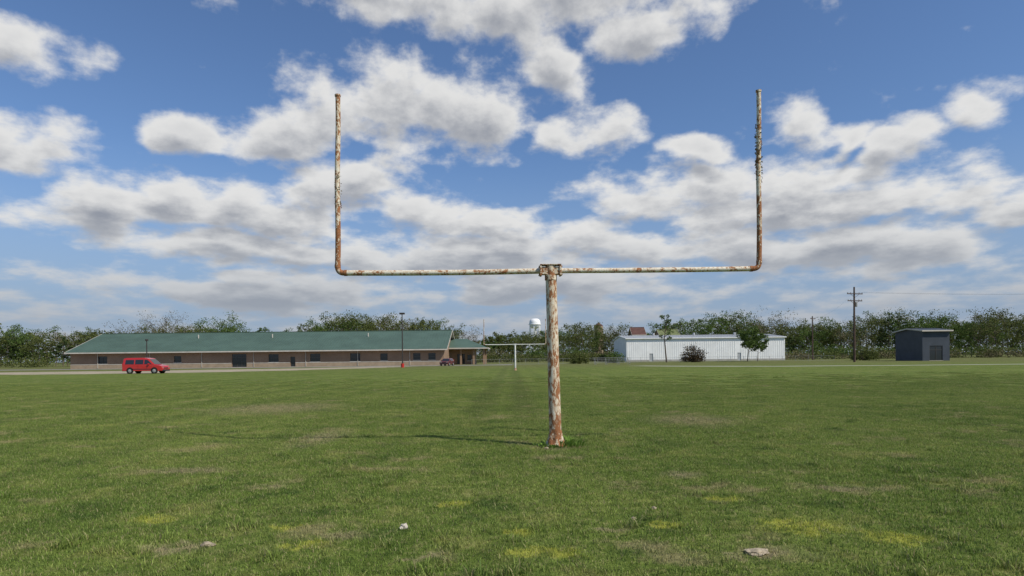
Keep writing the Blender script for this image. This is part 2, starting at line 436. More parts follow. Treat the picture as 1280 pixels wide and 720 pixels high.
# weed clump at the foot
m=MB(); rg=np.random.default_rng(4)
for i in range(260):
    a=rg.uniform(0,6.283); rr=0.14+abs(rg.normal(0,.10)); 
    bx=.735+.04+rr*math.cos(a)*1.25; by=10.82+rr*math.sin(a); h=rg.uniform(.05,.15)*(1.25 if math.cos(a)>0 else .6); w=rg.uniform(.006,.016)
    la=a+rg.normal(0,.8); lx=math.cos(la)*h*.8; ly=math.sin(la)*h*.8; px,py=-math.sin(la)*w,math.cos(la)*w
    m.add([(bx-px*.6,by-py*.6,0),(bx+px*.6,by+py*.6,0),(bx+lx*.45+px,by+ly*.45+py,h*.7),(bx+lx*.45-px,by+ly*.45-py,h*.7),(bx+lx,by+ly,h*.85)],[(0,1,2,3),(3,2,4)])
m.obj('weed_clump',[foliage('weed_leaf',(0.12,0.22,0.04),(0.24,0.36,0.07))])

# debris lying in the grass
def chunk(name,x,y,sx,sy,sz,mat,seed,rz):
    bm=bmesh.new(); bmesh.ops.create_icosphere(bm,subdivisions=3,radius=1)
    for v in bm.verts:
        n=mnoise.noise(v.co*1.4+Vector((seed,0,0)))*.6+mnoise.noise(v.co*4+Vector((seed,3,0)))*.2
        v.co*=1+n; v.co.x*=sx; v.co.y*=sy; v.co.z*=sz
    me=bpy.data.meshes.new(name); bm.to_mesh(me); bm.free(); me.materials.append(mat)
    o=bpy.data.objects.new(name,me); COL.objects.link(o); o.location=(x,y,sz*.75); o.rotation_euler=(0,0,rz)
m_st=simple('pale_stone',(0.38,0.31,0.21),0.9,0.35,15,bump=.5,bscale=60)
m_pf=simple('paint_flake',(0.50,0.44,0.36),0.8,0.35,20,bump=.5,bscale=60)
chunk('concrete_fragment',1.83,4.86,.088,.06,.018,m_st,1,.2)
chunk('paint_flake',-.97,5.68,.036,.03,.026,m_pf,5,.7)
chunk('paint_flake',-2.48,5.22,.062,.035,.018,m_st,9,-.2)
chunk('paint_flake',1.1,5.9,.03,.02,.016,m_st,13,.4)
chunk('paint_flake',1.37,6.3,.028,.02,.016,m_st,15,.4)
chunk('paint_flake',.55,10.5,.04,.03,.02,m_st,17,.4)

# ------------------------------------------------------------------ dirt drive and road
def sheet(name,outline,mat,z=0.006,jit=0.6):
    vs=[]; n=len(outline)
    for i in range(n):
        a=Vector((*outline[i],0)); b_=Vector((*outline[(i+1)%n],0)); k=max(2,int((b_-a).length/1.5))
        for j in range(k):
            p=a+(b_-a)*j/k; q=mnoise.noise(p*.35)*jit*1.6; r=mnoise.noise(p*.35+Vector((9,9,0)))*jit
            vs.append((p.x+q,p.y+r,z))
    m=MB(); m.add(vs,[tuple(range(len(vs)))]); return m.obj(name,[mat])
def dirt(name,c1,c2,edge):
    m,t,b=newmat(name); p=t.n('ShaderNodeNewGeometry').outputs['Position']
    c=t.mix(t.mr(t.noise(p,.5,6,.65),.35,.65),c1,c2); g=t.n('ShaderNodeGroup'); g.node_tree=TG
    gs=t.vm('SCALE',g.outputs[0]); gs.node.inputs['Scale'].default_value=.64
    c=t.mix(t.mr(t.noise(t.vm('MULTIPLY',p,(.5,1,1)),.45,6,.7),.48,.60,0,edge),c,gs); t.l(c,b.inputs['Base Color']); b.inputs['Roughness'].default_value=.95; return m
m_dirt=dirt('bare_dirt',(0.34,0.27,0.18),(0.42,0.34,0.24),.6); m_road=dirt('gravel',(0.38,0.35,0.29),(0.50,0.47,0.40),.15)
sheet('dirt_drive',[(-90,84),(-55,80),(-42,82),(-31,92),(-22,112),(-18,125),(-26,127),(-38,112),(-60,104),(-90,100)],m_dirt,.006,1.2)
sheet('gravel_road',[(18,101),(24,91),(34,83.2),(50,80.4),(90,80),(140,82),(140,84.6),(90,82.4),(50,82.8),(35,86),(26,94),(21,101)],m_road,.006,.3)
sheet('parking_lot',[(-120,127),(-20,127.5),(0,129),(0,139),(-120,139)],simple('old_asphalt',(0.25,0.23,0.20),.9,.2,.3),.012,.2)

# ------------------------------------------------------------------ buildings
m_green=simple('green_metal_roof',(0.078,0.125,0.096),0.6,0.12,.25)
def brick():
    m,t,b=newmat('tan_brick'); g=t.n('ShaderNodeNewGeometry').outputs['Position']
    sp=t.n('ShaderNodeSeparateXYZ'); t.l(g,sp.inputs[0]); cb=t.n('ShaderNodeCombineXYZ'); t.l(t.math('ADD',sp.outputs[0],sp.outputs[1]),cb.inputs[0]); t.l(sp.outputs[2],cb.inputs[1])
    br=t.n('ShaderNodeTexBrick'); t.l(cb.outputs[0],br.inputs['Vector']); br.inputs['Scale'].default_value=1; br.inputs['Brick Width'].default_value=.22; br.inputs['Row Height'].default_value=.075; br.inputs['Mortar Size'].default_value=.008
    br.inputs['Color1'].default_value=(.25,.14,.080,1); br.inputs['Color2'].default_value=(.31,.185,.11,1); br.inputs['Mortar'].default_value=(.34,.27,.19,1)
    n=t.mr(t.noise(g,.25,4,.6),.3,.7,.85,1.12); v=t.vm('SCALE',br.outputs[0]); t.put(v.node.inputs['Scale'],n); t.l(v,b.inputs['Base Color']); b.inputs['Roughness'].default_value=.9; return m
m_brick=brick()
m_trim=simple('cream_trim',(0.55,0.50,0.42),.7,.1,1)
m_band=simple('limestone_band',(0.36,0.27,0.185),.85,.12,1)
m_white=simple('white_sheet_metal',(0.86,0.85,0.82),.55,.05,.4)
m_greyroof=simple('grey_metal_roof',(0.42,0.43,0.43),.5,.1,.5)
m_dark=simple('dark_opening',(0.03,0.03,0.032),.6,.2,2)
m_frame=simple('bronze_frame',(0.10,0.085,0.07),.5,.1,2)
m_conc=simple('concrete',(0.38,0.36,0.32),.9,.15,.8)
mg,t,b=newmat('window_glass'); b.inputs['Base Color'].default_value=(.025,.03,.035,1); b.inputs['Roughness'].default_value=.08; b.inputs['Specular IOR Level'].default_value=.6
m_glass=mg
def wall_open(m,x0,x1,y,z0,z1,ops,mw,mgl,mfr,depth=.18):
    xs=sorted({x0,x1,*[o[0] for o in ops],*[o[1] for o in ops]}); zs=sorted({z0,z1,*[o[2] for o in ops],*[o[3] for o in ops]})
    for i in range(len(xs)-1):
        for j in range(len(zs)-1):
            cx=(xs[i]+xs[i+1])/2; cz=(zs[j]+zs[j+1])/2
            if any(o[0]<cx<o[1] and o[2]<cz<o[3] for o in ops): continue
            m.add([(xs[i],y,zs[j]),(xs[i+1],y,zs[j]),(xs[i+1],y,zs[j+1]),(xs[i],y,zs[j+1])],[(0,1,2,3)],mw)
    for o in ops:
        a,b_,c,d=o[:4]; yb=y+depth
        m.add([(a,y,c),(b_,y,c),(b_,y,d),(a,y,d),(a,yb,c),(b_,yb,c),(b_,yb,d),(a,yb,d)],[(0,4,5,1),(1,5,6,2),(2,6,7,3),(3,7,4,0)],mw)
        m.add([(a,yb,c),(b_,yb,c),(b_,yb,d),(a,yb,d)],[(0,1,2,3)],mgl)
        n=max(1,round((b_-a)/1.1)); fw=.06
        for k in range(n+1):
            xx=a+(b_-a)*k/n; xx=min(max(xx,a+fw/2),b_-fw/2); m.box(xx-fw/2,xx+fw/2,yb-.06,yb-.004,c,d,mfr)
        for zz in(c+.03,(c+d)/2 if d-c<2 else c+2.1,d-.03): m.box(a+fw,b_-fw,yb-.055,yb-.006,zz-.03,zz+.03,mfr)
        m.box(a-.08,b_+.08,y-.05,y-.003,c-.12,c-.003,mfr+1)
# school
YS=140; DP=24; XL=-96; XR=-14.8; ZE=3.9; ZR=8.1
e=empty('school_building')
m=MB()
S=YS/805
def wx(px): return (px-640)*S
ops=[(wx(p)-1.1,wx(p)+1.1,1.1,2.8) for p in(342,394,444,)]+[(wx(p)-.8,wx(p)+.8,1.2,2.7) for p in(480,521,540)]+[(wx(290),wx(308),.05,2.9)]+[(wx(366)-.5,wx(366)+.5,.05,2.2),(wx(222)-.8,wx(222)+.8,1.2,2.6),(wx(178),wx(184),.05,2.3)]
ops+=[(-90,-88,1.1,2.7)]
wall_open(m,XL,XR,YS,0,ZE,ops,0,1,2)
m.add([(XR,YS,0),(XR,YS+DP,0),(XR,YS+DP,ZE),(XR,YS+DP/2,ZR-.15),(XR,YS,ZE)],[(0,1,2,3,4)],0)
m.add([(XL,YS,0),(XL,YS+DP,0),(XL,YS+DP,ZE),(XL,YS+DP/2,ZR-.15),(XL,YS,ZE)],[(4,3,2,1,0)],0)
m.add([(XL,YS+DP,0),(XR,YS+DP,0),(XR,YS+DP,ZE),(XL,YS+DP,ZE)],[(3,2,1,0)],0)
m.obj('walls',[m_brick,m_glass,m_frame,m_trim],e)
m=MB()
prev=XL
for (a,b_) in sorted([(o[0]-.1,o[1]+.1) for o in ops if o[2]<.9])+[(XR,XR)]:
    if a-prev>.05: m.box(prev,a,YS-.04,YS-.004,0.0,.85,0); m.box(prev,a,YS-.07,YS-.043,.85,.97,1)
    prev=b_
xx=XL+6
while xx<XR-1:
    m.tube([(xx,YS-.12,.1),(xx,YS-.12,ZE-.2)],.06,8,1); xx+=11.3
m.obj('base_band_and_downspouts',[m_band,m_trim],e)
def gable(m,x0,x1,y0,y1,ze,zr,oh=1.0,rib=.0,mi=0,mf=1):
    ym=(y0+y1)/2; sl=(zr-ze)/(ym-y0); ya=y0-oh; za=ze-oh*sl; yb=y1+oh
    th=.12
    m.add([(x0,ya,za),(x1,ya,za),(x1,ym,zr),(x0,ym,zr),(x0,yb,za),(x1,yb,za)],[(0,1,2,3),(3,2,5,4)],mi)
    m.add([(x0,ya,za-th),(x1,ya,za-th),(x1,ym,zr-th),(x0,ym,zr-th),(x0,yb,za-th),(x1,yb,za-th)],[(3,2,1,0),(4,5,2,3)],mf)
    m.box(x0,x1,ya-.1,ya-.003,za-.22,za+.03,mf); m.box(x0,x1,yb+.003,yb+.1,za-.22,za+.03,mf)
    for xx in(x0,x1):
        s=.05 if xx==x1 else -.05
        m.add([(xx,ya,za-.2),(xx,ym,zr-.2),(xx,yb,za-.2),(xx,yb,za+.05),(xx,ym,zr+.05),(xx,ya,za+.05),
               (xx+s,ya,za-.2),(xx+s,ym,zr-.2),(xx+s,yb,za-.2),(xx+s,yb,za+.05),(xx+s,ym,zr+.05),(xx+s,ya,za+.05)],
              [(0,1,4,5),(1,2,3,4),(6,11,10,7),(7,10,9,8),(0,6,7,1),(1,7,8,2),(5,4,10,11),(4,3,9,10),(0,5,11,6),(2,8,9,3)],mf)
    if rib:
        xx=x0+rib
        while xx<x1-.05:
            m.add([(xx-.02,ya,za),(xx+.02,ya,za),(xx+.02,ym,zr),(xx-.02,ym,zr),(xx-.02,ya,za+.06),(xx+.02,ya,za+.06),(xx+.02,ym,zr+.06),(xx-.02,ym,zr+.06)],
                  [(4,5,6,7),(0,1,5,4),(1,2,6,5),(3,0,4,7)],mi); xx+=rib
    m.box(x0,x1,ym-.18,ym+.18,zr+.02,zr+.1,mi)
m=MB(); gable(m,XL-.6,XR+.8,YS,YS+DP,ZE,ZR,1.1,.6)
for vx in(-72,-55,-33): m.tube([(vx,YS+8,ZR-1.8),(vx,YS+8,ZR-.6)],.12,10,1)
m.obj('roof',[m_green,m_trim],e)
# entrance wing with hipped canopy
e=empty('entrance_pavilion')
m=MB(); x0,x1,y0,y1=-15.6,-6.0,151,163; 
wall_open(m,x0+.8,x1-3,y0+2,0,3.9,[(-13,-11.2,.05,2.5),(-10.6,-9.6,.9,2.3)],0,1,2)
m.add([(x1-3,y0+2,0),(x1-3,y1,0),(x1-3,y1,3.9),(x1-3,y0+2,3.9)],[(0,1,2,3)],0)
m.obj('walls',[m_brick,m_glass,m_frame,m_trim],e)
m=MB()
for xx in(x0+.6,-12,-9,x1-.6): m.box(xx-.22,xx+.22,y0+.3,y0+.74,0,3.9,0)
m.box(x1-.82,x1-.38,y1-1,y1-.56,0,3.9,0)
m.obj('columns',[m_brick],e)
m=MB(); ze=3.9; zr=6.2; ym=(y0+y1)/2; xr_=x1-5
m.add([(x0,y0-.4,ze),(x1+.4,y0-.4,ze),(x1+.4,y1,ze),(x0,y1,ze),(x0,ym,zr),(xr_,ym,zr)],[(0,1,5,4),(1,2,5),(2,3,4,5)],0)
m.add([(x0,y0-.4,ze-.02),(x1+.4,y0-.4,ze-.02),(x1+.4,y1,ze-.02),(x0,y1,ze-.02)],[(3,2,1,0)],1)
m.box(x0,x1+.4,y0-.5,y0-.403,ze-.25,ze+.04,1); m.box(x1+.403,x1+.5,y0-.5,y1,ze-.25,ze+.04,1)
m.obj('hip_roof',[m_green,m_trim],e)
# warehouse
e=empty('metal_warehouse')
m=MB(); x0,x1,y0,y1=32,76.3,180,202; ze=6.55; zr=7.6
wops=[(38.4,39.4,.05,2.2),(63,64,.05,2.2)]
wall_open(m,x0,x1,y0,0.0,ze,wops,0,1,2,.1)
xx=x0+.3
while xx<x1:
    if not any(o[0]-.1<xx<o[1]+.1 for o in wops): m.box(xx-.05,xx+.05,y0-.05,y0-.002,0.5,ze-.1,0)
    xx+=.6
for a in((x0,1),(x1,-1)):
    m.add([(a[0],y0,0),(a[0],y1,0),(a[0],y1,ze),(a[0],(y0+y1)/2,zr),(a[0],y0,ze)],[(4,3,2,1,0) if a[1]>0 else (0,1,2,3,4)],0)
m.add([(x0,y1,0),(x1,y1,0),(x1,y1,ze),(x0,y1,ze)],[(3,2,1,0)],0)
m.obj('walls',[m_white,simple('steel_door',(0.42,0.43,0.43),.5,.08,.5),m_greyroof,m_conc],e)
m=MB(); gable(m,x0-.3,x1+.3,y0,y1,ze+.05,zr,.35,.9); 
for xx in(42,54,66): m.tube([(xx,191,zr),(xx,191,zr+.7)],.35,12,0)
m.obj('roof',[m_greyroof,m_white],e)
m=MB()
m.box(x0,38.4,y0-.09,y0-.053,0,.5,0); m.box(39.4,63,y0-.09,y0-.053,0,.5,0); m.box(64,x1,y0-.09,y0-.053,0,.5,0)
m.obj('plinth',[m_conc],e)
def house(name,x0,x1,y0,y1,ze,zr,mw,mr_,ops):
    e=empty(name); m=MB(); wall_open(m,x0,x1,y0,0,ze,ops,0,1,2,.12)
    ym=(y0+y1)/2
    m.add([(x0,y0,0),(x0,y1,0),(x0,y1,ze),(x0,ym,zr-.1),(x0,y0,ze)],[(4,3,2,1,0)],0)
    m.add([(x1,y0,0),(x1,y1,0),(x1,y1,ze),(x1,ym,zr-.1),(x1,y0,ze)],[(0,1,2,3,4)],0)
    m.add([(x0,y1,0),(x1,y1,0),(x1,y1,ze),(x0,y1,ze)],[(3,2,1,0)],0)
    m.obj('walls',[mw,m_glass,m_frame,m_trim],e); m=MB(); gable(m,x0-.4,x1+.4,y0,y1,ze,zr,.5,.0); m.obj('roof',[mr_,m_trim],e)
m_rb=simple('red_brown_roof',(0.11,0.055,0.042),.8,.2,1); m_yg=simple('yellow_green_roof',(0.16,0.18,0.075),.7,.2,.6); m_or=simple('rusty_siding',(0.22,0.13,0.09),.8,.2,.6)
house('brick_house',44.0,48.5,234,242,9.6,12.2,m_or,m_rb,[(45.5,46.5,6,7.4)])
house('wooden_house',55,62,238,248,9.0,11.6,m_band,m_yg,[(56,57,6,7.4),(60,61,6,7.4)])
m_blue=simple('dark_blue_siding',(0.055,0.065,0.08),.6,.12,.6)
house('metal_shed',81.6,87,128,137,6.1,6.6,m_blue,m_blue,[(83,85.6,.05,3.0)])
# silo
e=empty('storage_silo'); m=MB(); m.tube([(40.5,300,0),(40.5,300,15.8)],2.0,24,0)
for zz in range(1,16): m.tube([(40.5,300,zz),(40.5,300,zz+.12)],2.05,24,0)
m.obj('bin',[m_band],e,True); m=MB(); m.tube([(40.5,300,15.82),(40.5,300,17.1),(40.5,300,17.5)],[2.2,.5,.4],24); m.obj('cone_roof',[m_rb],e)
# water tower
e=empty('water_tower'); D=600; cx=(669-640)*D/805; m=MB(); pr=[]
zt=1.5+48.5*D/805; zb_=1.5+36*D/805
for i in range(17):
    a=-math.pi/2+math.pi*i/16; pr.append(((zt+zb_)/2+(zt-zb_)/2*math.sin(a),max(.3,5.3*abs(math.cos(a))**.55)))
m.tube([(cx,D,p[0]) for p in pr],[p[1] for p in pr],28); m.obj('tank',[m_white],e,True)
m=MB(); m.tube([(cx,D,0),(cx,D,zb_+1)],.9,12)
for k in range(6):
    a=k*math.pi/3+.3; m.tube([(cx+6.2*math.cos(a),D+6.2*math.sin(a),0),(cx+4.9*math.cos(a),D+4.9*math.sin(a),zb_+4)],.36,8)
    a2=a+math.pi/3
    for (z0_,z1_) in((4,14),(14,26)):
        m.tube([(cx+5.9*math.cos(a),D+5.9*math.sin(a),z0_),(cx+5.4*math.cos(a2),D+5.4*math.sin(a2),z1_)],.12,4)
m.tube([(cx,D,zb_+3.6),(cx,D,zb_+4.0)],5.9,28)
m.obj('legs_and_riser',[m_white],e)

# ------------------------------------------------------------------ poles, wires, fence
m_wood=simple('pole_wood',(0.085,0.055,0.042),.9,.25,2); m_ins=simple('insulator',(.25,.24,.22),.4,.1,2); m_dkmetal=simple('dark_pole_metal',(.05,.04,.035),.5,.1,2)
def utility_pole(x,y,h,arms,rz=0,tr=True):
    e=empty('utility_pole',(x,y,0),rz); m=MB(); m.tube([(0,0,-.2),(0.04,0,h/2),(0.10,0,h)],[.21,.18,.14],12); m.obj('pole',[m_wood],e,True)
    m=MB()
    for (za,w) in arms:
        m.box(.08-w/2,.08+w/2,-.24,-.13,za-.08,za+.08,0)
        for s in(-1,1): m.tube([(.08+s*w*.28,-.185,za-.07),(.08,-.16,za-.7)],.03,5,0)
        for k in(-.47,-.28,.28,.47): m.tube([(.08+k*w,-.185,za+.07),(.08+k*w,-.185,za+.16),(.08+k*w,-.185,za+.28)],[.03,.06,.05],8,1)
    m.obj('crossarms',[m_wood,m_ins],e)
    if tr: 
        m=MB(); m.tube([(.42,-.05,h-3.7),(.42,-.05,h-3.65),(.42,-.05,h-2.9),(.42,-.05,h-2.8)],[.2,.24,.24,.15],14); m.box(.1,.25,-.08,-.02,h-3.3,h-3.2); m.obj('transformer',[m_ins],e)
utility_pole(63.8,120,14.0,[(12.7,3.4),(11.4,3.2)],.25)
utility_pole(84,180,12.2,[(11.5,2.2)],.5,False)
utility_pole(150,105,14,[(12.7,3.4),(11.4,3.2)],.25)
m=MB()
def wire(a,b_,sag):
    m.tube([(a[0]+(b_[0]-a[0])*s,a[1]+(b_[1]-a[1])*s,a[2]+(b_[2]-a[2])*s-4*sag*s*(1-s)) for s in[i/16 for i in range(17)]],.008,4,0,False)
for k in(-1.5,1.5): wire((63.9+k,119.9,13.0),(150.1+k,104.9,13.0),1.3)
wire((63.9-1.4,119.9,11.7),(84,179.8,11.8),1.0)
m.obj('power_lines',[m_dkmetal])
def light_pole(x,y,h,hd=.9,base=True):
    e=empty('street_lamp',(x,y,0)); m=MB(); m.tube([(0,0,.5),(0,0,h-.1)],[.11,.075],12); m.obj('pole',[m_dkmetal],e,True)
    m=MB(); m.box(-hd/2,hd/2,-.25,.25,h-.1,h+.16,0); m.box(-hd/2+.06,hd/2-.06,-.2,.2,h-.14,h-.103,1); m.obj('lamp_head',[m_dkmetal,m_ins],e,False,.03)
    m=MB(); m.tube([(0,0,0),(0,0,.7)],.28,16); m.obj('base',[m_redp if base else m_conc],e,True)
m_redp=simple('red_paint',(.45,.03,.02),.5,.1,1)
light_pole(-18.7,110,9.2)
light_pole(-63.5,112,5.2,.3,False)
m_galv=simple('galvanised',(.30,.30,.28),.6,.1,2)
def fence(pts,h=1.2,step=3.0):
    m=MB()
    for a,b_ in zip(pts,pts[1:]):
        a=Vector((*a,0)); b_=Vector((*b_,0)); n=max(1,int((b_-a).length/step)); d=(b_-a)/n
        for i in range(n+1): m.tube([a+d*i,a+d*i+Vector((0,0,h+.05))],.028,6)
        for zz in(h,.1): m.tube([a+Vector((0,0,zz)),b_+Vector((0,0,zz))],.016,5)
        k=int((b_-a).length/.35); dd=(b_-a)/k
        for i in range(k-3):
            m.tube([a+dd*i+Vector((0,0,.1)),a+dd*(i+3.4)+Vector((0,0,h))],.0025,3,0,False); m.tube([a+dd*(i+3.4)+Vector((0,0,.1)),a+dd*i+Vector((0,0,h))],.0025,3,0,False)
    return m.obj('chain_link_fence',[m_galv])
fence([(-8,128),(30,150),(75,150)])
e=empty('bleachers',(15,118,0)); m=MB()
for i in range(4): m.box(0,7,i*.6,i*.6+.28,.4+i*.3-.04,.4+i*.3,0)
for xx in(.4,2.4,4.6,6.6):
    m.tube([(xx,0,.0),(xx,2.2,1.3)],.04,6,0); m.tube([(xx,2.2,0),(xx,2.2,1.3)],.04,6,0); m.tube([(xx,.1,0),(xx,.1,.36)],.04,6,0)
m.obj('benches',[m_galv],e)

# ------------------------------------------------------------------ vehicles
mt=simple('tyre_rubber',(.02,.02,.02),.9,.1,3)
def carpaint(name,c):
    m,t,b=newmat(name); b.inputs['Base Color'].default_value=(*c,1); b.inputs['Roughness'].default_value=.35; b.inputs['Coat Weight'].default_value=.6; b.inputs['Coat Roughness'].default_value=.08
    return m
def vehicle(name,x,y,rz,paint,L,lower,upper,wins,belt,hw,hwt,ztop,wheels,wr):
    e=empty(name,(x,y,0),rz)
    def hwz(z): return hw if z<=belt else hw+(hwt-hw)*(z-belt)/(ztop-belt)
    def ext(poly,m,mi):
        n=len(poly); vs=[(px,-hwz(pz),pz) for px,pz in poly]+[(px,hwz(pz),pz) for px,pz in poly]
        m.add(vs,[tuple(range(n)),tuple(range(2*n-1,n-1,-1))]+[(i,i+n,(i+1)%n+n,(i+1)%n) for i in range(n)],mi)
    m=MB(); ext(lower,m,0); ext(upper,m,0); m.obj('body',[paint],e,False,.05)
    m=MB()
    for s in(-1,1):
        for poly in wins:
            vs=[(px,s*(hwz(pz)+.008),pz) for px,pz in poly]; m.add(vs,[tuple(range(len(vs))) if s<0 else tuple(range(len(vs)-1,-1,-1))],0)
    def scr(a,b_,off):
        (ax,az_),(bx,bz)=a,b_; q=lambda s:(ax+(bx-ax)*s,az_+(bz-az_)*s)
        p1=q(.08);p2=q(.9); m.add([(p1[0]+off,-(hwz(p1[1])-.1),p1[1]+.01),(p1[0]+off,hwz(p1[1])-.1,p1[1]+.01),(p2[0]+off,hwz(p2[1])-.1,p2[1]+.01),(p2[0]+off,-(hwz(p2[1])-.1),p2[1]+.01)],[(0,1,2,3)],0)
    scr(upper[1],upper[2],.02); scr(upper[0],upper[-1],-.02)
    m.obj('windows',[m_glass],e)
    m=MB()
    for wxx in wheels:
        for s in(-1,1):
            m.tube([(wxx,s*(hw+.004),wr+.03),(wxx,s*(hw+.012),wr+.03)],wr+.08,28,0)
            m.tube([(wxx,s*(hw-.2),wr),(wxx,s*(hw+.02),wr),(wxx,s*(hw+.035),wr)],[wr,wr,wr-.03],28,0)
            m.tube([(wxx,s*(hw+.036),wr),(wxx,s*(hw+.045),wr)],[wr*.62,wr*.58],20,1)
    m.obj('wheels',[mt,m_galv],e,True)
    m=MB()
    m.box(L-.04,L+.05,-hw+.1,hw-.1,.3,.5,0); m.box(-.05,.04,-hw+.1,hw-.1,.32,.52,0); m.box(.9,L-.9,-hw-.012,-hw-.003,.52,.60,0)
    for s in(-1,1):
        m.box(L-.16,L+.012,s*(hw-.28)-.14,s*(hw-.28)+.14,.66,.84,1); m.box(-.015,.05,s*(hw-.12)-.09,s*(hw-.12)+.09,.9,1.25,2)
        m.box(L*.66,L*.66+.14,s*(hw+.09)-.08,s*(hw+.09)+.08,belt+.02,belt+.2,3)
        for dxx in(L*.40,L*.62): m.box(dxx-.006,dxx+.006,s*(hw+.004)-.003,s*(hw+.004)+.003,.5,belt,0)
    m.box(L+.006,L+.02,-.45,.45,.58,.74,0)
    m.obj('bumpers_lights_mirrors',[m_dark,m_ins,m_redp,paint],e)
    return e
red=carpaint('red_car_paint',(.50,.022,.018)); dred=carpaint('dark_red_car_paint',(.12,.015,.02))
vl=[(0,.32),(4.9,.32),(4.92,.7),(4.8,.95),(3.95,1.12),(0,1.12)]
vu=[(0.02,1.08),(4.0,1.08),(3.15,1.86),(2.6,1.95),(.5,1.95),(.12,1.86)]
vw=[[(.35,1.16),(1.45,1.16),(1.45,1.7),(.42,1.7)],[(1.6,1.16),(2.6,1.16),(2.6,1.72),(1.6,1.72)],[(2.72,1.16),(3.65,1.16),(3.12,1.68),(2.72,1.72)]]
vehicle('red_minivan',-47.9,80,0.0,red,4.9,vl,vu,vw,1.08,.92,.76,1.95,(.95,3.95),.34)
cl_=[(0,.3),(4.6,.3),(4.62,.62),(4.45,.85),(3.3,.95),(0,.98)]; cu=[(.05,.93),(3.45,.93),(2.75,1.42),(2.2,1.5),(1.0,1.5),(.5,1.4)]
cw=[[(.8,.99),(1.75,.99),(1.75,1.38),(1.05,1.38)],[(1.85,.99),(3.0,.99),(2.6,1.36),(1.85,1.4)]]
vehicle('parked_car',-12.8,133,math.radians(-100),dred,4.6,cl_,cu,cw,.93,.9,.7,1.5,(.9,3.7),.33)

# ------------------------------------------------------------------ trees
F_ol=foliage('foliage_olive',(0.072,0.092,0.026),(0.155,0.170,0.055))
F_gr=foliage('foliage_spring_green',(0.060,0.100,0.024),(0.14,0.195,0.055))
F_bud=foliage('foliage_buds',(0.105,0.095,0.050),(0.19,0.165,0.09),.15)
F_pine=foliage('foliage_pine',(0.028,0.048,0.018),(0.065,0.09,0.032),.15)
F_red=foliage('foliage_dark_red',(0.040,0.026,0.016),(0.095,0.07,0.035),.2)
TM=[m_bark,F_ol,F_gr,F_bud,F_pine,F_red]
def tree(m,x,y,h,w,kind,nl,ls,rg,seg=3,low=.25):
    lean=rg.normal(0,.03,2)*h
    top=Vector((x+lean[0],y+lean[1],h*.93)); base=Vector((x,y,-.1)); r0=max(.08,h*.017)
    mid=base.lerp(top,.5)+Vector((rg.normal(0,.02)*h,rg.normal(0,.02)*h,0))
    m.tube([base,base.lerp(mid,.5),mid,top],[r0,r0*.8,r0*.55,r0*.15],seg+1,0,False)
    cents=[]
    nb=int(11 if kind!=4 else 16)
    for i in range(nb):
        s=low+(.95-low)*(i+.5)/nb; st=base.lerp(mid,s*2) if s<.5 else mid.lerp(top,s*2-1)
        a=i*2.4+rg.uniform(-.6,.6)
        if kind==4: ln=w*.5*(1.05-s)*1.3*rg.uniform(.7,1.1)+.3; up=.1*ln
        else: ln=w*.5*(math.sin(math.pi*min(1,(s-low*.6)/(1.02-low*.6)))**.6)*rg.uniform(.65,1.1)+.2; up=ln*rg.uniform(.3,.95)
        en=st+Vector((math.cos(a)*ln,math.sin(a)*ln,up)); en.z=min(en.z,h*1.02)
        mi=st.lerp(en,.5)+Vector((0,0,-.05*ln))
        m.tube([st,mi,en],[r0*.38,r0*.25,r0*.08],seg,0,False)
        cents.append((en,ln*.40)); cents.append((mi.lerp(en,.3),ln*.42))
        for j in range(3):
            q=mi.lerp(en,rg.uniform(0,.8)); a2=a+rg.uniform(-1.3,1.3); l2=ln*rg.uniform(.3,.6)
            e2=q+Vector((math.cos(a2)*l2,math.sin(a2)*l2,l2*rg.uniform(.1,1.0))); m.tube([q,e2],[r0*.16,r0*.05],3,0,False); cents.append((e2,l2*.55))
            if kind==3:
                for k in range(2):
                    e3=e2+Vector((rg.normal(0,.35)*l2,rg.normal(0,.35)*l2,l2*rg.uniform(.2,.8))); m.tube([q.lerp(e2,.7),e3],[r0*.09,r0*.03],3,0,False); cents.append((e3,l2*.5))
    cents.append((top,w*.14))
    C=np.array([c[0][:] for c in cents]); Rr=np.array([max(.25,c[1]) for c in cents])
    wgt=rg.uniform(.35,1,len(C))*Rr**1.5; wgt/=wgt.sum(); idx=rg.choice(len(C),nl,p=wgt)
    dirn=rg.normal(0,1,(nl,3)); dirn/=np.linalg.norm(dirn,axis=1)[:,None]
    pts=C[idx]+dirn*(rg.uniform(0,1,nl)**.5)[:,None]*Rr[idx][:,None]*np.array([1,1,.75 if kind!=4 else .35])
    pts[:,2]=np.maximum(pts[:,2],.15)
    v,f=leaf_quads(pts,ls,rg); m.add(v,f,kind)
def bushline(m,x0,x1,y,h,n,kind,ls,rg,dep=4):
    k=max(2,int((x1-x0)/4)); cx=rg.uniform(x0,x1,k); cr=rg.uniform(.5,1.0,k)*h
    i=rg.integers(0,k,n); a=rg.normal(0,.42,(n,3)).clip(-1,1); pts=np.c_[cx[i]+a[:,0]*cr[i]*1.3,y+a[:,1]*dep,np.abs(cr[i]*(.45+a[:,2]*.55))]
    v,f=leaf_quads(pts,ls,rg); m.add(v,f,kind)
rg=np.random.default_rng(11)
prof=[(-100,42),(0,42),(100,38),(160,34),(185,40),(205,58),(225,38),(250,38),(278,54),(300,36),(330,34),(370,34),(400,42),(430,52),(470,54),(500,44),(530,44),(560,38),(600,28),(630,28),(660,30),(690,32),(720,38),(745,38),(780,32),(810,34),(850,42),(880,46),(920,48),(950,40),(980,36),(1010,40),(1050,38),(1090,48),(1130,50),(1180,46),(1300,46),(1400,46)]
px_=[p[0] for p in prof]; pv_=[p[1] for p in prof]
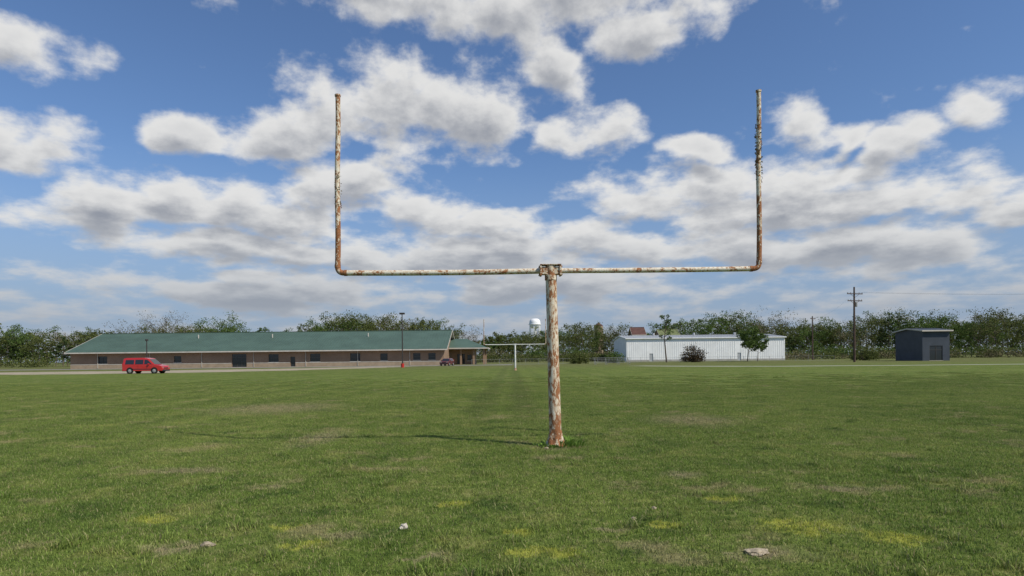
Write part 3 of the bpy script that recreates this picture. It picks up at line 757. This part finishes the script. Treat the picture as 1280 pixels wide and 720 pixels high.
m=MB(); px=-90
while px<1380:
    D=rg.uniform(205,265); V=np.interp(px,px_,pv_)*(1.0 if rg.uniform()<.35 else rg.uniform(.66,.95))
    if 590<px<790: D=rg.uniform(240,330)
    if 780<px<860: D=rg.uniform(250,275)
    h=1.5+V*D/805; X=(px-640)*D/805
    r=rg.uniform()
    kind=1 if r<.46 else (3 if r<.60 else (2 if r<.84 else 4))
    if 195<px<222: kind=3
    if 262<px<295: kind=2
    if 410<px<500: kind=1 if r<.7 else 2
    if 780<px<900 and r<.4: kind=4
    w=h*rg.uniform(.75,1.15)*(0.65 if kind==4 else 1)
    tree(m,X,D,h,w,kind,{1:1900,2:2200,3:900,4:1700}[kind],.46 if kind!=3 else .36,rg)
    px+=rg.uniform(5,11)
for (a,b_,yy,hh_,n,kd) in((-230,-10,200,4,9000,1),(-14,40,205,3.4,8000,1),(-10,30,215,5,5000,3),(0,34,236,5.5,6000,2),(74,230,196,4.4,12000,1),(76,220,190,3.2,5000,3),(80,210,205,6.0,6000,2)):
    bushline(m,a,b_,yy,hh_,n,kd,.45,rg)
m.obj('distant_trees',TM)
m=MB(); px=-250
while px<1550:
    D=rg.uniform(400,520); h=rg.uniform(11,18); tree(m,(px-640)*D/805,D,h,h*1.0,int(rg.choice([1,1,2,4])),500,1.0,rg); px+=rg.uniform(8,15)
bushline(m,-500,550,430,10,16000,1,1.3,rg,8); bushline(m,-500,550,425,8,9000,2,1.2,rg,8)
m.obj('distant_woods',TM)
def single(name,x,y,h,w,kind,nl,ls,low=.25,seed=1):
    r=np.random.default_rng(seed); m=MB(); tree(m,0,0,h,w,kind,nl,ls,r,5,low); o=m.obj(name,TM); o.location=(x,y,0)
def shrub(name,x,y,h,w,kind,nl,ls,seed):
    r=np.random.default_rng(seed); m=MB(); C=[]
    for i in range(16):
        a=i*2.4+r.uniform(-.3,.3); q=math.sqrt((i+.5)/16); ex=math.cos(a)*w*.42*q; ey=math.sin(a)*w*.42*q; ez=h*(.35+.5*(1-q*q)+r.uniform(-.1,.1))
        m.tube([(ex*.1,ey*.1,-.05),(ex*.5,ey*.5,ez*.6),(ex,ey,ez)],[.05,.035,.015],5,0,False)
        C+= [(ex,ey,ez,h*.22),(ex*.8,ey*.8,ez*.55,h*.24),(ex,ey,h*.16,h*.17)]
    C=np.array(C); idx=r.integers(0,len(C),nl); pts=C[idx,:3]+r.normal(0,.5,(nl,3))*C[idx,3:4]; pts[:,2]=np.abs(pts[:,2])+.05
    v,f=leaf_quads(pts,ls,r); m.add(v,f,kind); o=m.obj(name,TM); o.location=(x,y,0)
single('small_tree',54.8,150,7.2,5.4,2,4200,.28,.3,3)
single('small_tree',57.6,151,6.2,4.8,2,3600,.28,.3,4)
shrub('leafy_shrub',42.2,150,3.9,6.2,5,3600,.26,5)
single('slender_tree',36.0,150,11.8,3.4,2,1500,.26,.42,6)
shrub('roadside_shrub',82,150,3.4,7,1,2600,.3,8)
shrub('roadside_shrub',14.5,140,2.6,5,1,2000,.28,10)
shrub('roadside_shrub',24,150,2.6,5,2,2000,.28,12)
